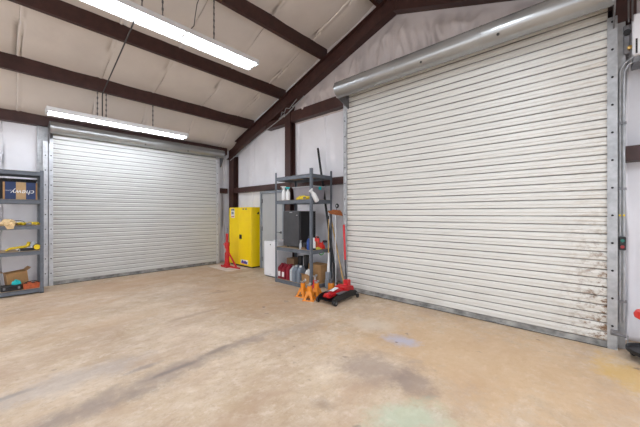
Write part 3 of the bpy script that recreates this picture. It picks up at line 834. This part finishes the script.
def carton(label, loc, rz, sx, sy, sz, flaps=True, tape=True, m='card'):
    t = thing('cardboard_box', label, 'box', loc, rz)
    b = MB(); th = .005
    b.box(-sx / 2, sx / 2, -sy / 2, sy / 2, 0, th)
    b.box(-sx / 2, -sx / 2 + th, -sy / 2, sy / 2, th, sz); b.box(sx / 2 - th, sx / 2, -sy / 2, sy / 2, th, sz)
    b.box(-sx / 2 + th, sx / 2 - th, -sy / 2, -sy / 2 + th, th, sz); b.box(-sx / 2 + th, sx / 2 - th, sy / 2 - th, sy / 2, th, sz)
    b.build('carton', m, t)
    if flaps:
        for s in (-1, 1):
            MB().prism([(s * sx / 2, sz), (s * (sx / 2 + sx * .22), sz + sx * .16), (s * (sx / 2 + sx * .22), sz + sx * .16 + .004), (s * sx / 2, sz + .005)], -sy / 2 + .004, sy / 2 - .004, 'y').build('flap', m, t)
    else:
        MB().box(-sx / 2, sx / 2, -sy / 2, sy / 2, sz, sz + .004).build('top_flap', m, t)
    return t
cb = carton('small open cardboard box with white paper on the bottom shelf', (4.13, 4.115, on(0)), 0, .20, .21, .17)
pp = thing('paper_wad', 'crumpled white paper sticking out of the small cardboard box', 'paper', (4.11, 4.12, on(0) + .006))
MB().blobby((0, 0, 0), .075, .075, .20, .35, 23, 3).build('paper', 'label_white', pp, True)
MB().blobby((.045, -.05, .13), .035, .03, .09, .3, 25, 3).build('brown_paper', 'card', pp, True)
carton('large closed cardboard box at the right end of the bottom shelf', (4.39, 4.10, on(0)), R(0), .25, .33, .35, False)
# dark items standing at the back of the bottom shelf
for yy, hh, ll in ((4.60, .46, 'tall black tube standing behind the pale grey jug'), (4.42, .50, 'tall black tube standing behind the grey blue jugs')):
    t = thing('black_tube', ll, 'tube', (4.36, yy, on(0)))
    MB().lathe([(0, 0), (.055, 0), (.055, hh), (.045, hh), (.045, hh - .05), (0, hh - .05)], seg=18).build('tube_wall', 'black', t, True)
    MB().lathe([(.055, hh - .03), (.059, hh - .03), (.059, hh), (.055, hh)], seg=18).build('rim', 'rubber', t, True)
carton('dark brown box behind the dark red jugs on the bottom shelf', (4.36, 4.80, on(0)), 0, .22, .24, .40, False, False, 'card_in')

# ------------------------------------------------------------------ things on the left shelving
def lon(level): return LL[level] + DK
bx_ = thing('printed_carton', 'navy blue carton with tan tape and upside-down white lettering on the left shelving', 'box', (0.247, 7.46, lon(3)))
mb = MB(); mb.box(-.214, .214, 0, .30, 0, .305, .003); mb.build('carton', 'blue_box', bx_)
MB().box(-.057, .069, -.0025, .002, 0.003, .302).build('tape_front', 'tape', bx_)
MB().box(-.057, .069, -.0025, .30, .3045, .307).build('tape_top', 'tape', bx_)
for x0, x1 in ((-.215, -.190), (.194, .215)): MB().box(x0, x1, -.002, .001, .004, .302).build('edge_strip', 'card', bx_)
bt = thing('black_tote', 'black lidded tote standing behind the navy blue carton', 'tote', (0.20, 7.78, lon(3)))
b = MB(); b.ring_surface([[(x * q, .065 + y * q, z) for x, y in ((-.27, -.06), (.27, -.06), (.27, .06), (-.27, .06))] for q, z in ((.93, 0), (1.0, .36))]); b.build('tub', 'black', bt)
MB().box(-.285, .285, -.005, .135, .361, .39, .005).build('lid', 'black', bt)
for q in (-.15, .15): MB().box(q - .03, q + .03, -.014, -.005, .33, .385).build('clasp', 'rubber', bt)
def lettering(text, size, loc, rot, m, parent, shear=0.0, name='lettering', align='CENTER'):
    cu = bpy.data.curves.new(name, 'FONT'); cu.body = text; cu.size = size; cu.extrude = 0.0012; cu.shear = shear; cu.align_x = align
    tmp = bpy.data.objects.new(name + '_curve', cu); COL.objects.link(tmp)
    dg = bpy.context.evaluated_depsgraph_get(); dg.update()
    me = bpy.data.meshes.new_from_object(tmp.evaluated_get(dg))
    bpy.data.objects.remove(tmp)
    me.name = name
    me.materials.clear(); me.materials.append(M[m])
    o = bpy.data.objects.new(name, me); COL.objects.link(o)
    o.parent = parent; o.location = loc; o.rotation_euler = rot
    return o
lettering('chewy', .115, (0.035, -.0045, .165), (R(90), R(180), 0), 'label_white', bx_, .25)
lettering('.com', .042, (-.148, -.004, .162), (R(90), R(180), 0), 'grey_pale', bx_, .1, 'small_lettering')

gl = thing('leather_glove', 'pale tan leather glove drooping over the third shelf edge at left', 'glove', (0.095, 7.50, lon(2)), R(5))
MB().blobby((0, -.03, 0), .095, .10, .085, .35, 5, 2.2).build('palm', 'tan_glove', gl, True)
MB().prism([(-.085, .06), (.08, .06), (.055, -.055), (-.02, -.06)], -.118, -.106, 'y').build('cuff', 'tan_glove', gl)
for i in range(4): MB().tube([(-.06 + .038 * i, .03, .03), (-.065 + .042 * i, .14, .022)], .018, 8).build('finger', 'tan_glove', gl, True)
def strap_heap(label, loc, n, sp, seed, m='yellow_strap', buckle=True):
    t = thing('ratchet_strap', label, 'strap', loc)
    rnd = random.Random(seed)
    for i in range(n):
        pts = []
        x = -sp / 2 + rnd.uniform(0, .03)
        for k in range(9):
            pts.append((x, rnd.uniform(-.07, .07), .018 + rnd.uniform(0, .028) * (1 if i else .4)))
            x += sp / 9
        MB().tube(pts, .017, 8).build('webbing', m, t, True)
    if buckle:
        MB().box(-.035, .035, -.09, -.03, 0.002, .05, .006).build('buckle', 'galv_dark', t)
    return t
strap_heap('loose yellow strap heaped beside the tan glove', (0.35, 7.49, lon(2)), 6, .29, 3)
dk = thing('wire_loop', 'dark loop of wire standing behind the tan glove', 'wire', (0.20, 7.70, lon(2)))
MB().tube([(.09 * math.cos(a) * 1.2, .01 * math.sin(3 * a), .045 + .038 * math.sin(a)) for a in (2 * math.pi * i / 24 for i in range(25))], .006, 8).build('loop', 'cable', dk, True)
MB().box(-.1, -.06, -.012, .012, 0, .03).build('clip', 'galv_dark', dk)

yt = thing('yellow_tool', 'yellow and black reel with strap lying on the fourth shelf', 'tool', (0.215, 7.50, lon(1)))
MB().tube([(-.15, 0, .02), (-.10, -.01, .055), (0, 0, .065), (.10, .01, .075), (.13, .01, .10), (.14, 0, .155)], [.014, .02, .022, .025, .028, .022], 10).build('arm', 'yellow_strap', yt, True)
MB().lathe([(0, -.04), (.058, -.04), (.058, .04), (0, .04)], (.245, -.01, .062), 18, 'y').build('reel', 'black', yt, True)
MB().lathe([(.022, -.048), (.046, -.048), (.046, -.036), (.022, -.036)], (.245, -.01, .062), 18, 'y').build('reel_face', 'yellow', yt, True)
MB().box(.0, .21, -.035, .05, .0, .045, .01).build('base', 'black', yt)
MB().blobby((.19, .03, .06), .06, .03, .07, .3, 31, 3).build('bag', 'grey_pale', yt, True)
MB().tube([(-.02, -.05, .03), (.01, -.055, .045), (.03, -.055, .02), (.01, -.055, .005)], .008, 8).build('hook', 'white', yt, True)

ob = carton('open cardboard box tilted behind the black case on the bottom left shelf', (0.185, 7.66, lon(0) + .075), R(8), .27, .26, .28)
ob.rotation_euler = (0, R(-6), R(8)); ob.location = (0.215, 7.73, lon(0) + .016)
bc = thing('tool_case', 'flat black tool case in front of the tilted cardboard box', 'case', (0.135, 7.50, lon(0)), R(2))
b = MB(); b.box(-.135, .125, -.07, .07, 0, .05, .012, 2); b.build('case_bottom', 'black', bc, True)
b = MB(); b.box(-.135, .125, -.07, .07, .051, .098, .012, 2); b.build('case_lid', 'black', bc, True)
MB().tube([(-.05, -.07, .05), (-.05, -.1, .05), (.05, -.1, .05), (.05, -.07, .05)], .008, 8).build('handle', 'rubber', bc, True)
for s in (-1, 1): MB().box(s * .09 - .014, s * .09 + .014, -.076, -.068, .03, .07).build('latch', 'galv_dark', bc)
tl = thing('teal_cap', 'small bright teal plastic piece resting on the black case', 'cap', (0.195, 7.49, lon(0) + .0985))
MB().blobby((0, 0, 0), .055, .04, .06, .35, 41, 2.5).build('piece', 'teal', tl, True)
oc = thing('socket_tray', 'orange red tray full of dark sockets beside the front post', 'tray', (0.385, 7.49, lon(0)), R(3))
b = MB(); b.ring_surface([[(x * s, y * s2, z) for x, y in ((-.11, -.06), (.11, -.06), (.11, .06), (-.11, .06))] for s, s2, z in ((.94, .9, 0), (1, 1, .10), (.95, .92, .10), (.9, .84, .015))]); b.build('tray', 'orange_case', oc)
for i, xx in enumerate((-.075, -.025, .025, .075)):
    MB().lathe([(0, .012), (.02, .012), (.02, .10 + .01 * (i % 2)), (.012, .11 + .01 * (i % 2)), (0, .105)], (xx, 0.0, 0), 10).build('socket', ('black', 'orange_case')[i % 2], oc, True)
MB().tube([(-.10, -.055, .10), (-.05, -.058, .135), (.05, -.058, .135), (.10, -.055, .10)], .008, 8).build('handle', 'black', oc, True)
gb = thing('grey_bag', 'pale grey bag at the left end of the bottom left shelf', 'bag', (-0.13, 7.66, lon(0)))
MB().blobby((0, 0, 0), .15, .13, .20, .2, 51, 2).build('bag_body', 'grey_pale', gb, True)
MB().tube([(-.05, 0, .25), (-.03, 0, .30), (.03, 0, .30), (.05, 0, .25)], .008, 8).build('bag_handle', 'grey_jug', gb, True)

# ------------------------------------------------------------------ jack stands
def jack_stand(label, loc, rz, m, up=0.05, group=None):
    t = thing('jack_stand', label, 'jack stand', loc, rz, group)
    hb, ht, H = .090, .044, .15
    # four folded sides with a triangular window
    for k in range(4):
        a = k * math.pi / 2
        mtx = Matrix.Rotation(a, 4, 'Z')
        b = MB()
        def P(u, v, off=0):   # u across -1..1, v up 0..1
            r_ = hb + (ht - hb) * v
            return mtx @ Vector((r_ - off, u * r_, v * H))
        outer = [(-1, 0), (-.55, 0), (.55, 0), (1, 0), (1, 1), (-1, 1)]
        inner = [(-.52, .14), (-.40, .10), (.40, .10), (.52, .14), (.14, .62), (-.14, .62)]
        vo = [b.bm.verts.new(P(*q)) for q in outer]; vi = [b.bm.verts.new(P(*q)) for q in inner]
        wo = [b.bm.verts.new(P(*q, .005)) for q in outer]; wi = [b.bm.verts.new(P(*q, .005)) for q in inner]
        for i in range(6):
            j = (i + 1) % 6
            for A, B in ((vo, vi), (vi, wi), (wi, wo), (wo, vo)):
                b.bm.faces.new((A[i], A[j], B[j], B[i]))
        b.build('side_plate', m, t)
    MB().lathe([(.0, H - .02), (.044, H - .02), (.040, H + .085), (.0, H + .085)], seg=14).build('collar', m, t, True)
    bar = MB().box(-.012, .012, -.016, .016, H - .05, H + .105 + up, .002).build('ratchet_post', 'silver', t)
    MB().prism([(-.04, H + .10 + up), (.04, H + .10 + up), (.05, H + .13 + up), (.028, H + .114 + up), (-.028, H + .114 + up), (-.05, H + .13 + up)], -.02, .02, 'y').build('saddle', 'silver', bar)
    MB().tube([(.03, 0, H + .01), (.06, 0, H + .0), (.10, 0, H - .03)], .007, 8).build('lever', m, t, True)
    for sx in (-1, 1):
        for sy in (-1, 1):
            MB().box(sx * hb - .012, sx * hb + .012, sy * hb - .012, sy * hb + .012, 0, .008).build('foot', m, t)
    return t
jack_stand('orange jack stand furthest left in the cluster before the shelving', (3.60, 3.735, 0), R(8), 'orange', 0)
jack_stand('front orange jack stand, nearest of the cluster before the shelving', (3.525, 3.50, 0), R(28), 'orange', 0)
jack_stand('orange jack stand at the right of the cluster, touching the red floor jack', (3.745, 3.545, 0), R(12), 'orange', 0.0)
jack_stand('red jack stand behind the orange jack stands and floor jack', (3.90, 3.73, 0), R(12), 'red', 0.05)
oj = thing('bottle_jack', 'squat orange bottle jack behind the floor jack near the right post', 'jack', (4.22, 3.62, 0), R(30))
MB().box(-.09, .09, -.065, .065, 0, .02, .004).build('base_plate', 'orange', oj)
MB().lathe([(0, .02), (.06, .02), (.06, .13), (.05, .145), (0, .145)], seg=18).build('cylinder', 'orange', oj, True)
MB().lathe([(0, .145), (.028, .145), (.028, .20), (.034, .20), (.034, .22), (0, .22)], seg=14).build('ram', 'galv_dark', oj, True)
MB().tube([(.06, 0, .03), (.085, 0, .11)], .015, 8).build('pump', 'orange', oj, True)

# ------------------------------------------------------------------ floor jack (local +x towards the handle end)
fj = thing('floor_jack', 'low red and black trolley jack with upright red handle by the right door', 'jack', (3.50, 3.14, 0), R(2))
for s in (-1, 1):
    b = MB(); b.prism([(.0, .035), (.02, .115), (.10, .14), (.50, .165), (.66, .13), (.72, .08), (.68, .045), (.45, .05)], s * .155, s * .147, 'y')
    b.build('side_frame', 'black', fj)
b = MB(); b.box(.04, .62, -.147, .147, .05, .06); b.box(.45, .62, -.147, .147, .06, .125, .01); b.build('chassis', 'black', fj)
b = MB(); b.prism([(.52, .155), (.36, .19), (.05, .135), (.03, .12), (.05, .10), (.36, .13), (.52, .10)], -.062, .062, 'y'); b.build('lift_arm', 'red', fj)
b = MB(); b.prism([(.68, .13), (.66, .20), (.50, .225), (.40, .205), (.42, .15), (.6, .125)], -.10, .10, 'y'); b.build('rear_cover', 'red', fj)
b = MB(); b.box(.20, .45, -.145, -.07, .145, .155); b.box(.20, .45, .07, .145, .145, .155); b.build('top_plate', 'galv_dark', fj)
MB().box(.17, .33, -.04, .04, .0, .003, mtx=Matrix.Translation((0, 0, .1535)) @ Matrix.Rotation(R(-10.1), 4, 'Y')).build('label', 'label_white', fj)
sd = MB().lathe([(0, .125), (.045, .125), (.05, .145), (.05, .16), (.042, .165), (.036, .15), (0, .15)], (.06, 0, 0), 16).build('saddle', 'red', fj, True)
for s in (-1, 1):
    wl = MB().lathe([(0, -.02), (.042, -.02), (.045, -.014), (.045, .014), (.042, .02), (0, .02)], (.05, s * .178, .045), 18, 'y').build('front_wheel', 'rubber', fj, True)
    MB().lathe([(0, -.024), (.018, -.024), (.018, .024), (0, .024)], (.05, s * .178, .045), 12, 'y').build('hub', 'galv_dark', wl, True)
    wl = MB().lathe([(0, -.014), (.032, -.014), (.034, -.01), (.034, .01), (.032, .014), (0, .014)], (.69, s * .165, .034), 16, 'y').build('rear_caster', 'rubber', fj, True)
    MB().box(.66, .70, s * .165 - .022, s * .165 + .022, .07, .085).build('caster_fork', 'galv_dark', wl)
MB().box(.56, .66, -.05, .05, .16, .30, .012, mtx=Matrix.Identity(4)).build('handle_socket', 'red', fj)
hp0, hp1 = Vector((.625, .03, .27)), Vector((.86, .25, 1.24))
hd = MB().tube([hp0, hp0.lerp(hp1, .38)], .013, 10).build('handle', 'black', fj, True)
MB().tube([hp0.lerp(hp1, .36), hp1], .020, 12).build('foam_grip', 'red', hd, True)

# ------------------------------------------------------------------ long tools leaning beside the door
bar = thing('long_pole', 'very long thin black pole leaning on the girt behind the shelving', 'pole', (4.44, 3.66, 0))
P0, P1 = Vector((0, 0, 0.012)), Vector((0.300, 0.79, 2.88))
MB().tube([P0, P1], .024, 10).build('shaft', 'black', bar, True)
MB().tube([P0 - Vector((0, 0, .008)), P0.lerp(P1, .02)], .029, 10).build('end_tip', 'rubber', bar, True)
pb = thing('push_broom', 'push broom with rust brown bristles standing head up beside the right door', 'broom', (4.41, 3.66, 0))
MB().tube([(0, 0, 0.01), (.085, .085, 1.47)], .0075, 10).build('handle', 'white', pb, True)
T = Matrix.Translation((.085, .085, 1.475)) @ Matrix.Rotation(R(43), 4, 'Z') @ Matrix.Rotation(R(8), 4, 'X')
b = MB(); b.box(-.028, .022, -.125, .145, -.012, .016, .004, mtx=T); b.build('brush_block', 'wood_dark', pb)
b = MB(); b.ring_surface([[T @ Vector(p) for p in ((-.035, -.155, -.055), (.03, -.155, -.055), (.03, .10, -.045), (-.035, .10, -.045))], [T @ Vector(p) for p in ((-.03, -.14, -.012), (.024, -.14, -.012), (.024, .155, -.012), (-.03, .155, -.012))], [T @ Vector(p) for p in ((-.026, -.09, .05), (.02, -.09, .05), (.02, .05, .045), (-.026, .05, .045))]])
b.build('bristles', 'bristle', pb)
MB().tube([(.09, .06, 1.51), (.095, .055, 1.58)], .010, 8).build('hanger_stem', 'galv_dark', pb, True)
hg = MB().lathe([(0.018, -.012), (.040, -.012), (.046, 0), (.040, .012), (.018, .012)], (.095, .05, 1.60), 20, 'x').build('hanger_disc', 'rubber', pb, True)
MB().lathe([(0, -.014), (.019, -.014), (.019, .014), (0, .014)], (.095, .05, 1.60), 14, 'x').build('hub', 'silver', hg, True)
wh = thing('wooden_broom', 'broom with long golden wooden handle leaning right of the shelving', 'broom', (4.38, 3.44, 0))
MB().tube([(.0, .0, .12), (.22, .52, 1.40)], .014, 10).build('handle', 'wood', wh, True)
MB().tube([(.205, .485, 1.31), (.228, .538, 1.44)], .017, 10).build('grip_end', 'black', wh, True)
MB().box(-.03, .03, -.1, .1, .06, .13, .01).build('brush_block', 'wood_dark', wh)
MB().box(-.028, .028, -.105, .105, .0, .06, .004).build('bristles', 'black', wh)
sbh = thing('scrub_brush', 'long scrub brush with white neck and grey head between post and pole', 'brush', (4.34, 3.79, 0))
MB().tube([(0, 0, .52), (.10, .085, 1.36)], .011, 10).build('handle', 'wood', sbh, True)
MB().tube([(.098, .083, 1.34), (.103, .087, 1.40)], .014, 10).build('grip_end', 'black', sbh, True)
MB().tube([(-.012, -.01, .30), (-.006, -.004, .42), (.002, .0, .50), (.012, .01, .62), (.02, .016, .68)], [.03, .028, .018, .012, .012], 12).build('neck', 'white', sbh, True)
MB().box(-.05, .03, -.045, .045, .17, .32, .01).build('brush_head', 'frame_grey', sbh)
MB().box(-.055, .035, -.05, .05, .0, .17, .006).build('bristles', 'frame_grey', sbh)

# ------------------------------------------------------------------ right-hand door controls and operator
ct = thing('door_control_box', 'black push button box with green and red buttons on the right jamb', 'control', (4.49, -0.222, 1.133))
MB().box(-.035, .03, -.027, .027, -.070, .070, .006).build('case', 'black', ct)
for zz, m in ((.03, 'button_green'), (-.002, 'black'), (-.035, 'button_red')):
    MB().lathe([(0, 0), (.016, 0), (.016, -.010), (0, -.012)], (-.035, 0, zz), 14, 'x').build('button', m, ct, True)
cd = thing('conduit', 'grey conduit running down the right jamb from the operator', 'conduit', (4.51, -0.205, 0))
for yy, z0, z1 in ((.0, .28, 1.05), (-.030, .28, 1.05), (.0, 1.21, 2.95), (-.030, 1.21, 2.75)):
    MB().tube([(0, yy, z0), (0, yy, z1)], .009, 10).build('pipe', 'galv', cd, True)
MB().tube([(0, 0, 2.95), (0, -.01, 3.0), (0, -.04, 3.05), (0, -.08, 3.08), (0, -.2, 3.12), (0, -.5, 3.18)], .009, 10).build('pipe_bend', 'galv', cd, True)
MB().tube([(0, -.03, 2.75), (0, -.035, 2.95), (0, -.06, 3.02), (0, -.12, 3.05), (0, -.5, 3.12)], .009, 10).build('pipe_bend', 'galv', cd, True)
for zz in (.5, 1.7, 2.4): MB().box(-.012, .02, -.05, .02, zz, zz + .025).build('pipe_clamp', 'galv_dark', cd)
MB().box(-.010, .0, -.038, -.022, 1.42, 1.44).build('yellow_tag', 'yellow_strap', cd)
MB().box(-.010, .0, -.008, .008, 1.42, 1.44).build('yellow_tag', 'yellow_strap', cd)
lk = thing('slide_latch', 'rusty slide bolt near the floor on the right door guide', 'latch', (4.43, -0.20, .20))
MB().tube([(0, .06, -.02), (0, -.05, -.035)], .011, 10).build('bolt', 'galv_dark', lk, True)
MB().box(-.004, .008, .005, .07, -.045, .015, .003).build('latch_plate', 'galv_dark', lk)
MB().tube([(0, -.06, -.02), (.0, -.06, -.08), (.005, -.045, -.15)], .005, 8).build('pull_loop', 'galv', lk, True)

op = thing('door_operator', 'pale grey door operator box on a dark bracket at the upper right edge', 'motor', (4.42, -0.292, 3.06))
MB().box(0, .22, -.45, 0, .02, .44, .012).build('case', 'white_metal', op)
MB().box(-.004, .001, -.036, -.022, .03, .18).build('black_strip', 'black', op)
MB().box(.05, .30, -.40, -.01, -.04, .02).build('mount_bracket', 'galv_dark', op)
tag(MB().box(4.53, 4.66, -0.33, -0.17, 3.51, 4.05).build('bracket_plate', 'primer'), 'dark brown steel bracket plate at the upper end of the right door guide', 'bracket')
gx = thing('gearbox', 'dark gearbox and brass plug beside the door operator', 'gearbox', (4.50, -0.258, 3.14))
MB().box(.0, .08, -.022, .026, 0, .30, .006).build('housing', 'galv_dark', gx)
MB().lathe([(0, 0), (.02, 0), (.02, -.03), (.012, -.035), (0, -.035)], (0, -.02, .05), 12, 'x').build('brass_plug', 'brass', gx, True)
MB().lathe([(0, 0), (.03, 0), (.03, -.02), (0, -.02)], (0, 0, .22), 16, 'x').build('sprocket', 'black', gx, True)
hc = thing('hand_chain', 'dark hand chain hanging beside the operator at upper right', 'chain', (4.40, -0.275, 3.0))
for q in (-.015, .012):
    MB().tube([(0, q, .42), (0, q * 1.2, 1.2)], .007, 6).build('chain_fall', 'chain', hc, True)
tag(MB().tube([(4.62, -0.40, 3.02), (4.60, -0.45, 2.85), (4.60, -0.55, 2.78), (4.60, -0.8, 2.82)], .008, 8).build('loose_cable', 'cable', None, True), 'black loose cable looping under the operator box', 'cable')

# ------------------------------------------------------------------ mechanic stool at the right edge
st = thing('mechanic_stool', 'rolling mechanic stool with red seat and black tray at the right edge', 'stool', (4.30, -0.45, 0), R(20))
MB().lathe([(0, .075), (.20, .075), (.215, .085), (.215, .115), (.205, .118), (.195, .095), (0, .095)], seg=28).build('tray', 'black', st, True)
for k in range(4):
    a = k * math.pi / 2 + R(40)
    cx_, cy_ = .175 * math.cos(a), .175 * math.sin(a)
    cs = MB().lathe([(0, -.013), (.028, -.013), (.030, 0), (.028, .013), (0, .013)], (cx_, cy_, .030), 14, 'x').build('caster', 'rubber', st, True)
    MB().box(cx_ - .02, cx_ + .02, cy_ - .014, cy_ + .014, .055, .078).build('caster_fork', 'silver', cs)
MB().lathe([(0, .095), (.028, .095), (.028, .41), (0, .41)], seg=14).build('column', 'galv_dark', st, True)
MB().lathe([(0, .41), (.13, .41), (.155, .425), (.16, .455), (.145, .485), (.10, .495), (0, .495)], seg=28).build('seat', 'red_bright', st, True)
